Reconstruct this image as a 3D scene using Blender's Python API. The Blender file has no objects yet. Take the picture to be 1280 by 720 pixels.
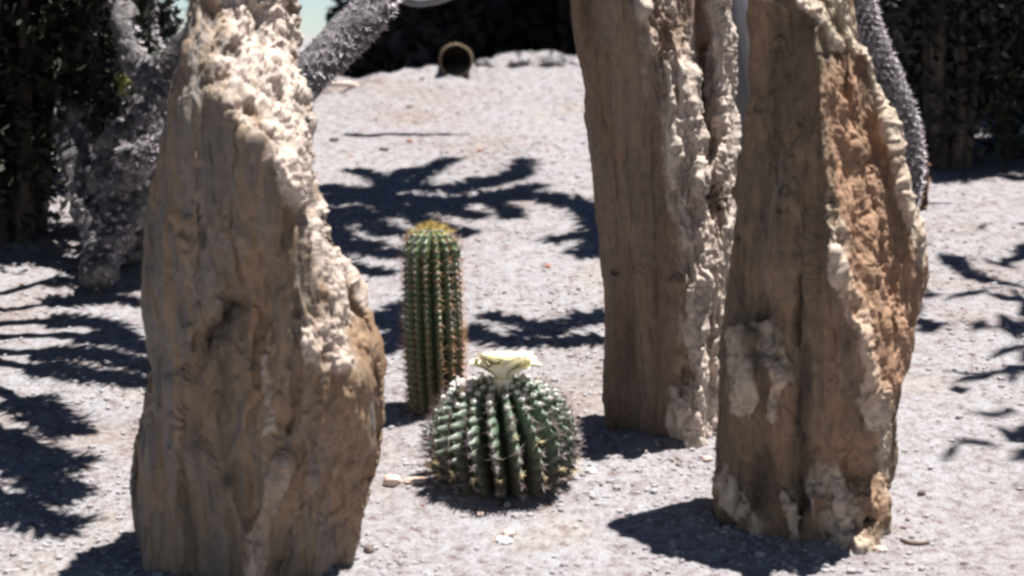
import bpy, bmesh, math, random
import numpy as np
from mathutils import Vector, Matrix

rnd = random.Random(7)
nrs = np.random.RandomState(11)
sc = bpy.context.scene
COL = sc.collection

# ------------------------------------------------------------------ camera, sky, sun, exposure
CAM_H = 1.7
PITCH = math.radians(7.0)
FPX = 2567.0                      # focal length in pixels of the 1280 px wide photograph
cam_d = bpy.data.cameras.new("camera")
cam_d.sensor_width = 36.0
cam_d.lens = 36.0 * FPX / 1280.0
cam_d.clip_start = 0.05
cam_d.clip_end = 5000
cam_d.dof.use_dof = True
cam_d.dof.focus_distance = 4.7
cam_d.dof.aperture_fstop = 3.6
cam = bpy.data.objects.new("camera", cam_d)
cam.location = (0, 0, CAM_H)
cam.rotation_euler = (math.radians(90) - PITCH, 0, 0)
COL.objects.link(cam)
sc.camera = cam

SUN = Vector((0.25, 0.035, 1.0)).normalized()      # direction towards the sun
elev = math.asin(SUN.z)
azim = math.atan2(SUN.x, SUN.y)
world = bpy.data.worlds.new("World")
sc.world = world
world.use_nodes = True
wn = world.node_tree
wn.nodes.clear()
w_out = wn.nodes.new("ShaderNodeOutputWorld")
w_bg = wn.nodes.new("ShaderNodeBackground")
w_sky = wn.nodes.new("ShaderNodeTexSky")
w_sky.sky_type = 'NISHITA'
w_sky.sun_disc = False
w_sky.sun_elevation = elev
w_sky.sun_rotation = azim
w_sky.air_density = 0.7
w_sky.dust_density = 0.0
w_sky.ozone_density = 5.0
w_bg.inputs[1].default_value = 0.05
wn.links.new(w_sky.outputs[0], w_bg.inputs[0])
wn.links.new(w_bg.outputs[0], w_out.inputs[0])

sun_d = bpy.data.lights.new("sun", 'SUN')
sun_d.energy = 5.0
sun_d.angle = math.radians(0.53)
sun_d.color = (1.0, 0.965, 0.93)
sun = bpy.data.objects.new("sun", sun_d)
sun.rotation_euler = (-SUN).to_track_quat('-Z', 'Y').to_euler()
sun.location = (2, 0, 8)
COL.objects.link(sun)

sc.view_settings.view_transform = 'Standard'
sc.view_settings.look = 'None'
sc.view_settings.exposure = 1.14
sc.view_settings.gamma = 1.0
sc.view_settings.use_curve_mapping = False
sc.cycles.filter_width = 2.9
sc.cycles.max_bounces = 6

# ------------------------------------------------------------------ helpers
CP, SP = math.cos(PITCH), math.sin(PITCH)

def at(px, row, Y):
    """point on the vertical plane y = Y seen at pixel (px, row)"""
    a = (np.asarray(px, float) - 640.0) / FPX
    b = (360.0 - np.asarray(row, float)) / FPX
    dy = CP + b * SP
    dz = -SP + b * CP
    s = Y / dy
    return np.stack(np.broadcast_arrays(a * s, np.asarray(Y, float) + 0 * s, CAM_H + dz * s), -1)

SLOPE = 0.176
def _h(ix, iy, iz, seed):
    ix = ix.astype(np.int64); iy = iy.astype(np.int64); iz = iz.astype(np.int64)
    n = (ix * 374761393 + iy * 668265263 + iz * 2147483647 + seed * 1274126177) & 0xFFFFFFFF
    n = ((n ^ (n >> 13)) * 1274126177) & 0xFFFFFFFF
    n = ((n ^ (n >> 16)) * 2246822519) & 0xFFFFFFFF
    n = n ^ (n >> 15)
    return (n & 0xFFFFFF) / float(0xFFFFFF)

def vnoise(p, seed=0):
    i = np.floor(p); f = p - i
    f = f * f * f * (f * (f * 6 - 15) + 10)
    x, y, z = i[..., 0], i[..., 1], i[..., 2]
    fx, fy, fz = f[..., 0], f[..., 1], f[..., 2]
    r = 0
    for dx in (0, 1):
        for dy in (0, 1):
            for dz in (0, 1):
                w = (fx if dx else 1 - fx) * (fy if dy else 1 - fy) * (fz if dz else 1 - fz)
                r = r + w * _h(x + dx, y + dy, z + dz, seed)
    return r * 2 - 1

def fbm(p, octs=4, seed=0, gain=0.5, ridged=False):
    r = 0; a = 1.0; tot = 0
    q = p.copy()
    for o in range(octs):
        n = vnoise(q, seed + o * 17)
        if ridged: n = 1 - 2 * np.abs(n)
        r = r + a * n; tot += a
        a *= gain; q = q * 2.03 + 5.3
    return r / tot

def crest_y(x):
    # far lip of the bank: lower (nearer) on the left
    return 8.95 + 0.28 * np.tanh((x + 0.25) * 2.2) + 0.08 * np.sin(x * 5.1 + 1) + 0.05 * np.sin(x * 13.0)

def ground_z(x, y, detail=True):
    x = np.asarray(x, float); y = np.asarray(y, float)
    yc = crest_y(x)
    up = SLOPE * np.minimum(y, yc)
    over = np.clip(y - yc, 0, None)
    z = up - np.minimum(over * 0.32, 0.75)
    z = np.where(y < -6, -1.056, z)
    p = np.stack(np.broadcast_arrays(x, y, 0 * x), -1)
    amp = np.where(y < 40, 1.0, 0.0)
    z = z + amp * 0.012 * fbm(p * 2.2, 3, 3)
    for (mx, my, rx_, ry_, a_) in ((-0.51, 3.84, 0.25, 0.17, 0.008), (0.36, 4.54, 0.16, 0.10, 0.010), (0.60, 4.06, 0.20, 0.15, 0.008), (-0.02, 4.33, 0.17, 0.17, 0.016), (-0.17, 4.68, 0.09, 0.09, 0.014)):
        q = np.hypot((x - mx) / rx_, (y - my) / ry_)
        z = z + a_ * np.exp(-np.clip(q - 0.7, 0, None) ** 2 * 7) * (0.8 + 0.5 * fbm(p * 9, 2, 44))
    if detail:
        near = (np.abs(x) < 4) & (y > 2.5) & (y < 11)
        d = 0.007 * fbm(p * 5, 2, 15) + 0.0075 * fbm(p * 14, 3, 9) + 0.0040 * fbm(p * 42, 2, 21)
        # clods along the lip
        lip = np.exp(-((y - yc + 0.14) / 0.24) ** 2)
        d = d + lip * (0.032 * fbm(p * 5.5, 4, 31, 0.62) + 0.014 * fbm(p * 17, 3, 77))
        z = z + np.where(near, d, 0)
    return z

def gpt(px, row):
    """ground point seen at pixel"""
    lo, hi = 2.0, 9.0
    for _ in range(30):
        Y = 0.5 * (lo + hi)
        P = at(px, row, Y)
        if P[2] > float(ground_z(P[0], P[1], False)): lo = Y
        else: hi = Y
    P = at(px, row, Y)
    return Vector((P[0], P[1], float(ground_z(P[0], P[1]))))

def tag(o, label=None, cat=None, group=None, kind=None):
    if label: o['label'] = label
    if cat: o['category'] = cat
    if group: o['group'] = group
    if kind: o['kind'] = kind
    return o

def empty(name, loc, label, cat, group=None):
    o = bpy.data.objects.new(name, None)
    o.empty_display_size = 0.1
    COL.objects.link(o)
    o.location = loc
    return tag(o, label, cat, group)

def mesh_np(name, verts, faces, mat, parent=None, smooth=True, attrs=None, cols=None):
    """verts Nx3 in world coordinates; faces: int array MxK or list of arrays"""
    me = bpy.data.meshes.new(name)
    verts = np.asarray(verts, np.float32)
    if parent is not None:
        q = parent
        while q is not None:
            verts = verts - np.array(q.matrix_basis.translation, np.float32); q = q.parent
    groups = faces if isinstance(faces, list) else [faces]
    groups = [np.asarray(g, np.int32) for g in groups if len(g)]
    nl = sum(g.size for g in groups); nf = sum(len(g) for g in groups)
    me.vertices.add(len(verts)); me.vertices.foreach_set('co', verts.ravel())
    me.loops.add(nl); me.polygons.add(nf)
    me.loops.foreach_set('vertex_index', np.concatenate([g.ravel() for g in groups]))
    tot = np.concatenate([np.full(len(g), g.shape[1], np.int32) for g in groups])
    st = np.concatenate([[0], np.cumsum(tot)[:-1]]).astype(np.int32)
    me.polygons.foreach_set('loop_start', st)
    me.polygons.foreach_set('loop_total', tot)
    me.polygons.foreach_set('use_smooth', np.full(nf, smooth))
    if attrs:
        for k, v in attrs.items():
            a = me.attributes.new(k, 'FLOAT', 'POINT'); a.data.foreach_set('value', np.asarray(v, np.float32))
    me.update(calc_edges=True); me.validate()
    if mat: me.materials.append(mat)
    o = bpy.data.objects.new(name, me)
    COL.objects.link(o)
    if parent is not None: o.parent = parent
    return o

class MB:
    def __init__(s): s.v = []; s.f3 = []; s.f4 = []; s.n = 0
    def add(s, v, f):
        v = np.asarray(v, float); f = np.asarray(f, int)
        if not len(f): return
        (s.f3 if f.shape[1] == 3 else s.f4).append(f + s.n)
        s.v.append(v); s.n += len(v)
    def build(s, name, mat, parent=None, smooth=True):
        fs = []
        if s.f3: fs.append(np.concatenate(s.f3))
        if s.f4: fs.append(np.concatenate(s.f4))
        return mesh_np(name, np.concatenate(s.v), fs, mat, parent, smooth)

def smooth_path(pts, rad, n):
    pts = np.asarray(pts, float); rad = np.asarray(rad, float) * np.ones(len(pts))
    m = len(pts)
    t = np.linspace(0, m - 1, n)
    P = np.zeros((n, pts.shape[1])); 
    i = np.clip(np.floor(t).astype(int), 0, m - 2); f = (t - i)[:, None]
    p0 = pts[np.clip(i - 1, 0, m - 1)]; p1 = pts[i]; p2 = pts[i + 1]; p3 = pts[np.clip(i + 2, 0, m - 1)]
    P = 0.5 * ((2 * p1) + (-p0 + p2) * f + (2 * p0 - 5 * p1 + 4 * p2 - p3) * f ** 2 + (-p0 + 3 * p1 - 3 * p2 + p3) * f ** 3)
    R = np.interp(t, np.arange(m), rad)
    return P, R

def frames(P):
    T = np.gradient(P, axis=0); T /= np.linalg.norm(T, axis=1)[:, None] + 1e-9
    up = np.array([0.31, 0.77, 0.2]); up /= np.linalg.norm(up)
    A = np.cross(T, up); A /= np.linalg.norm(A, axis=1)[:, None] + 1e-9
    B = np.cross(T, A)
    return T, A, B

def tube_into(mb, pts, rad, n=24, k=10, rough=0.0, seed=0, nf=30, capped=True):
    P, R = smooth_path(pts, rad, n)
    T, A, B = frames(P)
    th = np.linspace(0, 2 * np.pi, k, endpoint=False)
    rr = R[:, None] * np.ones(k)
    V = P[:, None] + rr[..., None] * (np.cos(th)[None, :, None] * A[:, None] + np.sin(th)[None, :, None] * B[:, None])
    if rough:
        d = fbm(V * nf, 3, seed) * rough
        V = P[:, None] + (V - P[:, None]) * (1 + d)[..., None]
    V = V.reshape(-1, 3)
    i = np.arange(n - 1)[:, None] * k; j = np.arange(k)[None]
    j2 = (j + 1) % k
    F = np.stack([i + j, i + j2, i + k + j2, i + k + j], -1).reshape(-1, 4)
    mb.add(V, F)
    if capped:
        for e, r in ((0, 0), (n - 1, (n - 1) * k)):
            c = len(V)
            ring = V[r:r + k]
            ff = [(0, 1 + (q + 1) % k, 1 + q) if e == 0 else (0, 1 + q, 1 + (q + 1) % k) for q in range(k)]
            mb.add(np.vstack([P[e] + (T[e] * (-1 if e == 0 else 1)) * R[e] * 0.3, ring]), np.array(ff))
    return P, R, T, A, B

def spines_into(mb, base, dirs, length, width):
    """thin three-sided spikes: base Nx3, dirs Nx3, length N, width N"""
    base = np.asarray(base); dirs = dirs / (np.linalg.norm(dirs, axis=1)[:, None] + 1e-9)
    N = len(base)
    length = np.ones(N) * length; width = np.ones(N) * width
    up = np.where(np.abs(dirs[:, 2:3]) > 0.9, np.array([[1, 0, 0.]]), np.array([[0, 0, 1.]]))
    A = np.cross(dirs, up); A /= np.linalg.norm(A, axis=1)[:, None] + 1e-9
    B = np.cross(dirs, A)
    vs = []
    for q in range(3):
        a = q * 2.094
        vs.append(base + (A * math.cos(a) + B * math.sin(a)) * width[:, None] * 0.5)
    vs.append(base + dirs * length[:, None])
    V = np.stack(vs, 1).reshape(-1, 3)
    o = np.arange(N)[:, None] * 4
    F = np.concatenate([o + np.array([0, 1, 3]), o + np.array([1, 2, 3]), o + np.array([2, 0, 3])])
    mb.add(V, F)

def randdir(n):
    v = nrs.normal(size=(n, 3)); return v / np.linalg.norm(v, axis=1)[:, None]

# ------------------------------------------------------------------ materials
def new_mat(name):
    m = bpy.data.materials.new(name); m.use_nodes = True
    nt = m.node_tree
    b = nt.nodes['Principled BSDF']
    b.inputs['Roughness'].default_value = 0.85
    b.inputs['Specular IOR Level'].default_value = 0.25
    return m, nt, b

def N(nt, typ, **kw):
    n = nt.nodes.new(typ)
    for k, v in kw.items():
        if k.startswith('i_'): n.inputs[k[2:].replace('_', ' ')].default_value = v
        else: setattr(n, k, v)
    return n

def tex_noise(nt, scale=(1, 1, 1), s=5, detail=5, rough=0.6, distort=0.0):
    tc = N(nt, 'ShaderNodeTexCoord'); mp = N(nt, 'ShaderNodeMapping')
    mp.inputs['Scale'].default_value = scale
    nt.links.new(tc.outputs['Object'], mp.inputs[0])
    n = N(nt, 'ShaderNodeTexNoise')
    n.inputs['Scale'].default_value = s; n.inputs['Detail'].default_value = detail
    n.inputs['Roughness'].default_value = rough; n.inputs['Distortion'].default_value = distort
    nt.links.new(mp.outputs[0], n.inputs['Vector'])
    return n.outputs['Fac']

def ramp(nt, src, stops):
    r = N(nt, 'ShaderNodeValToRGB')
    el = r.color_ramp.elements
    while len(el) < len(stops): el.new(0.5)
    for e, (p, c) in zip(el, stops):
        e.position = p
        e.color = (c[0], c[1], c[2], 1) if not isinstance(c, (int, float)) else (c, c, c, 1)
    nt.links.new(src, r.inputs[0])
    return r.outputs[0]

def mix(nt, f, a, b, mode='MIX'):
    m = N(nt, 'ShaderNodeMix', data_type='RGBA', blend_type=mode)
    for s, i in ((f, 0), (a, 6), (b, 7)):
        if isinstance(s, (int, float)): m.inputs[i].default_value = s
        elif isinstance(s, tuple): m.inputs[i].default_value = (*s, 1)
        else: nt.links.new(s, m.inputs[i])
    return m.outputs[2]

def bump(nt, b, src, strength=0.5, dist=0.01):
    bp = N(nt, 'ShaderNodeBump'); bp.inputs['Strength'].default_value = strength; bp.inputs['Distance'].default_value = dist
    nt.links.new(src, bp.inputs['Height'])
    nt.links.new(bp.outputs[0], b.inputs['Normal'])

def simple_mat(name, stops, s=20, scale=(1, 1, 1), bstr=0.3, bdist=0.003, rough=0.85, spec=0.2, detail=4):
    m, nt, b = new_mat(name)
    n = tex_noise(nt, scale, s, detail)
    nt.links.new(ramp(nt, n, stops), b.inputs['Base Color'])
    b.inputs['Roughness'].default_value = rough; b.inputs['Specular IOR Level'].default_value = spec
    if bstr: bump(nt, b, n, bstr, bdist)
    return m

def ground_mat():
    m, nt, b = new_mat('pale_sandy_gravel')
    big = tex_noise(nt, (1, 1, 1), 1.6, 4, 0.6)
    med = tex_noise(nt, (1, 1, 1), 34, 5, 0.75)
    fine = tex_noise(nt, (1, 1, 1), 150, 3, 0.7)
    c1 = ramp(nt, big, [(0.32, (0.275, 0.245, 0.228)), (0.46, (0.300, 0.295, 0.302)), (0.6, (0.310, 0.312, 0.325)), (0.72, (0.312, 0.295, 0.275))])
    c2 = ramp(nt, med, [(0.32, (0.40, 0.30, 0.27)), (0.44, (0.80, 0.74, 0.72)), (0.56, (1, 1, 1)), (0.75, (1.12, 1.10, 1.08))])
    c3 = ramp(nt, fine, [(0.32, (0.50, 0.40, 0.36)), (0.44, (0.88, 0.85, 0.85)), (0.7, (1.08, 1.08, 1.08))])
    c = mix(nt, 1.0, c1, c2, 'MULTIPLY'); c = mix(nt, 1.0, c, c3, 'MULTIPLY')
    nt.links.new(c, b.inputs['Base Color'])
    hgt = mix(nt, 0.4, med, fine)
    bump(nt, b, hgt, 0.9, 0.008)
    b.inputs['Roughness'].default_value = 0.95; b.inputs['Specular IOR Level'].default_value = 0.1
    return m

def rock_mat(name, stops, pale, rust, sx=1.0):
    m, nt, b = new_mat(name)
    streak = tex_noise(nt, (7, 7, 0.9), 2.0, 5, 0.55, 0.4)
    blot = tex_noise(nt, (3, 3, 0.5), 2.6, 5, 0.65, 0.5)
    fine = tex_noise(nt, (1, 1, 0.6), 70, 6, 0.8)
    c = ramp(nt, streak, stops)
    c = mix(nt, ramp(nt, blot, [(0.50, 0.0), (0.64, 0.6)]), c, rust)
    fc = ramp(nt, fine, [(0.25, (0.45, 0.42, 0.40)), (0.5, (0.95, 0.95, 0.95)), (0.8, (1.15, 1.12, 1.08))])
    at_ = N(nt, 'ShaderNodeAttribute', attribute_name='pale')  # sunlight on the rock faces, painted in as a paler colour
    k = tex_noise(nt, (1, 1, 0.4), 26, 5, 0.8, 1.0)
    sun_mask = N(nt, 'ShaderNodeMath', operation='MULTIPLY_ADD')
    nt.links.new(k, sun_mask.inputs[0]); sun_mask.inputs[1].default_value = 1.0; 
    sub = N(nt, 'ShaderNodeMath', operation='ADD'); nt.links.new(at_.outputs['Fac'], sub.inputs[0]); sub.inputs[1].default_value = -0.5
    nt.links.new(sub.outputs[0], sun_mask.inputs[2])
    msk = ramp(nt, sun_mask.outputs[0], [(0.20, 0.0), (0.55, 0.55), (1.0, 0.92)])
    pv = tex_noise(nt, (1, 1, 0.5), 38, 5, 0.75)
    sunlit_col = ramp(nt, pv, [(0.30, tuple(0.42 * v for v in pale)), (0.44, tuple(0.85 * v for v in pale)), (0.6, pale), (0.75, tuple(min(0.82, 1.18 * v) for v in pale))])
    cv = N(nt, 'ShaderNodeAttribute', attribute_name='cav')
    msk = mix(nt, 1.0, msk, ramp(nt, cv.outputs['Fac'], [(0.18, 0.10), (0.48, 1.0)]), 'MULTIPLY')  # painted sunlight held back in the recesses
    c = mix(nt, msk, c, sunlit_col)
    c = mix(nt, 0.9, c, fc, 'MULTIPLY')
    # iron stain attribute
    a2 = N(nt, 'ShaderNodeAttribute', attribute_name='rust')
    c = mix(nt, a2.outputs['Fac'], c, mix(nt, 0.9, rust, fc, 'MULTIPLY'))
    nt.links.new(c, b.inputs['Base Color'])
    h = mix(nt, 0.5, streak, fine)
    bump(nt, b, h, 0.8, 0.008)
    b.inputs['Roughness'].default_value = 0.8
    return m

M = {}
M['ground'] = ground_mat()
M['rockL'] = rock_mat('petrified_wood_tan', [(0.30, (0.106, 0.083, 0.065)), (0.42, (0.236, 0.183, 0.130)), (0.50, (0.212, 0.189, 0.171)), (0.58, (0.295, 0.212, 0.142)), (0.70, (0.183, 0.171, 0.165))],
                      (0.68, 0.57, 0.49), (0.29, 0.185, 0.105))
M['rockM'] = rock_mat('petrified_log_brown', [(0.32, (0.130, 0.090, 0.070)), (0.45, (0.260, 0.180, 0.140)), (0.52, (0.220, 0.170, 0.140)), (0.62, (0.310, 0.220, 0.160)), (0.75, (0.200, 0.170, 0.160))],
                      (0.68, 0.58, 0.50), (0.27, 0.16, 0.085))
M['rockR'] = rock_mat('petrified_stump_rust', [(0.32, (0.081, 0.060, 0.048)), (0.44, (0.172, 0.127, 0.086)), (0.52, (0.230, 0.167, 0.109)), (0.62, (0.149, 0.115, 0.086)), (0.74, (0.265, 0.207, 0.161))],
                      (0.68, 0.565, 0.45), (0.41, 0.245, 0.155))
M['pebble'] = simple_mat('gravel_grain', [(0.3, (0.17, 0.12, 0.11)), (0.42, (0.30, 0.27, 0.275)), (0.6, (0.37, 0.355, 0.365)), (0.75, (0.25, 0.19, 0.165))], 7)
M['stone_pink'] = simple_mat('pinkish_stone', [(0.35, (0.50, 0.30, 0.22)), (0.55, (0.66, 0.50, 0.42)), (0.7, (0.72, 0.62, 0.55))], 30, bstr=0.6)
M['stone_white'] = simple_mat('white_stone', [(0.35, (0.70, 0.66, 0.64)), (0.6, (0.82, 0.80, 0.80))], 30, bstr=0.5)
M['stone_red'] = simple_mat('reddish_stone', [(0.35, (0.26, 0.10, 0.07)), (0.6, (0.42, 0.22, 0.16))], 30, bstr=0.5)
M['flint'] = simple_mat('dark_stone', [(0.35, (0.08, 0.06, 0.055)), (0.6, (0.17, 0.13, 0.12))], 30, bstr=0.5)
M['twig'] = simple_mat('dry_bleached_twig', [(0.3, (0.42, 0.32, 0.25)), (0.6, (0.66, 0.58, 0.50))], 60, (1, 1, 1))
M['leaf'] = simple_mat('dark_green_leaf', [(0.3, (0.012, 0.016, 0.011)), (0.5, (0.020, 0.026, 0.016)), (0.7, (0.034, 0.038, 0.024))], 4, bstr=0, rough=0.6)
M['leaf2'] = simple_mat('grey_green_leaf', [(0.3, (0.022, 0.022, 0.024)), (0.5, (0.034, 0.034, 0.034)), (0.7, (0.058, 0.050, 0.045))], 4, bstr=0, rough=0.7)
M['bark'] = simple_mat('dark_bark', [(0.3, (0.045, 0.035, 0.03)), (0.6, (0.12, 0.095, 0.08))], 20, (1, 1, 0.3), 0.8, 0.02)
M['greybark'] = simple_mat('smooth_grey_bark', [(0.3, (0.13, 0.13, 0.14)), (0.5, (0.19, 0.19, 0.205)), (0.7, (0.24, 0.23, 0.24))], 6, (2, 2, 0.5), 0.4, 0.01)
M['arm_skin'] = simple_mat('old_cactus_skin', [(0.3, (0.04, 0.038, 0.040)), (0.5, (0.13, 0.122, 0.125)), (0.7, (0.27, 0.25, 0.24))], 45, (1, 1, 1), 0.8, 0.01)
M['arm_spine'] = simple_mat('silvery_spine', [(0.3, (0.42, 0.37, 0.40)), (0.55, (0.68, 0.62, 0.66)), (0.75, (0.80, 0.74, 0.72))], 30, bstr=0, rough=0.6)
M['brownwood'] = simple_mat('brown_fibrous_wood', [(0.3, (0.035, 0.022, 0.018)), (0.5, (0.09, 0.055, 0.04)), (0.7, (0.17, 0.11, 0.08))], 25, (1, 1, 0.3), 0.8, 0.012)
M['pipe'] = simple_mat('pale_clay', [(0.3, (0.14, 0.10, 0.065)), (0.6, (0.26, 0.20, 0.13))], 30)

# ------------------------------------------------------------------ GROUND
def axis(lo, hi, step, outer, grow=1.25):
    a = list(np.arange(lo, hi + step / 2, step))
    s = step; v = a[-1]
    while v < outer[1]:
        s *= grow; v += s; a.append(v)
    s = step; v = a[0]; pre = []
    while v > outer[0]:
        s *= grow; v -= s; pre.append(v)
    return np.array(pre[::-1] + a)

gx = axis(-2.5, 2.5, 0.0125, (-900, 900))
gy = axis(3.2, 9.6, 0.014, (-60, 1500))
GX, GY = np.meshgrid(gx, gy)
GZ = ground_z(GX, GY)
nx, ny = len(gx), len(gy)
ii = (np.arange(ny - 1)[:, None] * nx + np.arange(nx - 1)[None]).ravel()
gf = np.stack([ii, ii + 1, ii + nx + 1, ii + nx], -1)
ground = mesh_np('ground', np.stack([GX, GY, GZ], -1).reshape(-1, 3), gf, M['ground'])
tag(ground, kind='structure')

# gravel: loose grains on the bank, one stuff mesh
ico = bmesh.new(); bmesh.ops.create_icosphere(ico, subdivisions=1, radius=1.0)
ICOV = np.array([v.co[:] for v in ico.verts]); ICOF = np.array([[v.index for v in f.verts] for f in ico.faces]); ico.free()
ico = bmesh.new(); bmesh.ops.create_icosphere(ico, subdivisions=4, radius=1.0)
ICO4V = np.array([v.co[:] for v in ico.verts]); ICO4F = np.array([[v.index for v in f.verts] for f in ico.faces]); ico.free()

def gravel(n, smin, smax, mat, label, seed):
    r = np.random.RandomState(seed)
    y = 3.3 + 5.9 * r.rand(n) ** 1.2
    x = (r.rand(n) - 0.5) * 2 * (0.25 * y + 0.45)
    dens = fbm(np.stack([x * 2.2, y * 2.2, 0 * x], -1), 3, seed + 2)
    foot = 0
    for (mx, my, rx_, ry_) in ((-0.51, 3.84, 0.25, 0.17), (0.36, 4.54, 0.16, 0.10), (0.60, 4.06, 0.20, 0.15), (-0.02, 4.33, 0.17, 0.17), (-0.17, 4.68, 0.09, 0.09)):
        q_ = np.hypot((x - mx) / rx_, (y - my) / ry_); foot = foot + np.exp(-((q_ - 1.1) / 0.3) ** 2)
    kp = r.rand(n) < np.clip(0.38 + 1.3 * dens + 0.9 * foot, 0.08, 1)
    x, y = x[kp], y[kp]; n = len(x)
    z = ground_z(x, y)
    s = smin + (smax - smin) * r.rand(n) ** 4
    sc3 = np.stack([s * (0.7 + 0.7 * r.rand(n)), s * (0.7 + 0.7 * r.rand(n)), s * (0.45 + 0.4 * r.rand(n))], -1)
    a = r.rand(n) * 6.28
    V = ICOV[None] * (1 + 0.25 * (r.rand(n, len(ICOV), 1) - 0.5)) * sc3[:, None]
    ca, sa = np.cos(a)[:, None], np.sin(a)[:, None]
    V = np.stack([V[..., 0] * ca - V[..., 1] * sa, V[..., 0] * sa + V[..., 1] * ca, V[..., 2]], -1)
    V = V + np.stack([x, y, z + s * 0.15], -1)[:, None]
    F = (ICOF[None] + (np.arange(n) * len(ICOV))[:, None, None]).reshape(-1, 3)
    o = mesh_np('gravel', V.reshape(-1, 3), F, mat, None, False)
    tag(o, label, 'gravel', kind='stuff')
gravel(60000, 0.0018, 0.009, M['pebble'], 'pale sand coloured gravel grains strewn all over the sunny bank', 5)
gravel(420, 0.003, 0.009, M['stone_red'], 'scattered reddish brown gravel chips on the sunny bank', 8)

def stone(px, row, size, flat, mat, label, group=None, seed=1, lift=0.3, lump=0.0):
    p = gpt(px, row)
    V = ICO4V * np.array([size, size * 0.8, size * flat])
    V = V * (1 + 0.30 * fbm(ICO4V * 1.6 + seed * 3.1, 3, seed))[:, None]
    q = ICO4V + 0
    if lump: V = V * (1 + lump * fbm(ICO4V * 3.2 + seed, 4, seed + 5, 0.6))[:, None]
    else: V = np.where(V[:, 2:3] > size * flat * 0.62, V * np.array([1, 1, 0.0]) + np.array([0, 0, size * flat * 0.62]) + 0.15 * V * np.array([0, 0, 1]), V)
    a = seed * 1.3
    R = np.array([[math.cos(a), -math.sin(a), 0], [math.sin(a), math.cos(a), 0], [0, 0, 1]])
    V = V @ R.T
    o = mesh_np('stone', V, ICO4F, mat)
    o.location = (p.x, p.y, p.z + size * flat * lift)
    tag(o, label, 'stone', group or 'loose stones on the sunny bank')
stone(490, 606, 0.021, 0.75, M['stone_pink'], 'small pinkish round stone between the big left rock and the barrel cactus', seed=2)
stone(520, 602, 0.026, 0.25, M['stone_pink'], 'flat pale stone lying just left of the barrel cactus foot', seed=5)
stone(738, 589, 0.013, 0.7, M['stone_white'], 'tiny bright white stone right of the barrel cactus', seed=3)
stone(630, 677, 0.020, 0.45, M['stone_white'], 'small white chip of stone in front of the barrel cactus', seed=4)
stone(636, 668, 0.017, 0.45, M['stone_pink'], 'small orange brown stone touching the white chip in the foreground', seed=6)
stone(683, 335, 0.013, 0.6, M['stone_red'], 'small dark red stone on open ground above the barrel cactus', seed=7)
stone(1152, 618, 0.011, 0.5, M['flint'], 'small dark stone on the ground right of the right hand rock', seed=8)
stone(512, 136, 0.018, 0.6, M['flint'], 'brown stone on upper bank nearest the pale stick', seed=9)
stone(418, 176, 0.018, 0.5, M['flint'], 'brown stone on upper bank beside the left rock edge', seed=10)
stone(512, 177, 0.016, 0.5, M['stone_red'], 'rusty stone on upper bank just above the branch shadow', seed=11)
stone(480, 188, 0.018, 0.5, M['flint'], 'brown stone lying between two others left above the branch shadow', seed=12)
stone(600, 190, 0.014, 0.5, M['stone_red'], 'small rusty stone at the right above the branch shadow', seed=13)

for q_, (px, row, sz, lab) in enumerate([(884, 574, .012, 'small stone in front of the foot of the brown log'), (760, 552, .010, 'small stone at the left foot of the brown log'),
        (950, 694, .012, 'small stone against the front foot of the right stump'), (1100, 690, .014, 'stone against the right front corner of the right stump'), (462, 690, .013, 'small stone right of the left rock foot'),
        (700, 632, .010, 'small stone in front of the barrel cactus on its right'), (600, 642, .009, 'small stone in front of the barrel cactus on its left')]):
    stone(px, row, sz, .65, [M['stone_pink'], M['flint'], M['pebble']][q_ % 3], lab, seed=60 + q_)

# ------------------------------------------------------------------ STANDING ROCKS
def seg_dist(X, Yr, pts):
    best = np.full(X.shape, 1e9)
    for (x0, y0), (x1, y1) in zip(pts[:-1], pts[1:]):
        dx, dy = x1 - x0, y1 - y0
        t = np.clip(((X - x0) * dx + (Yr - y0) * dy) / (dx * dx + dy * dy + 1e-9), 0, 1)
        best = np.minimum(best, np.hypot(X - x0 - t * dx, Yr - y0 - t * dy))
    return best

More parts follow.
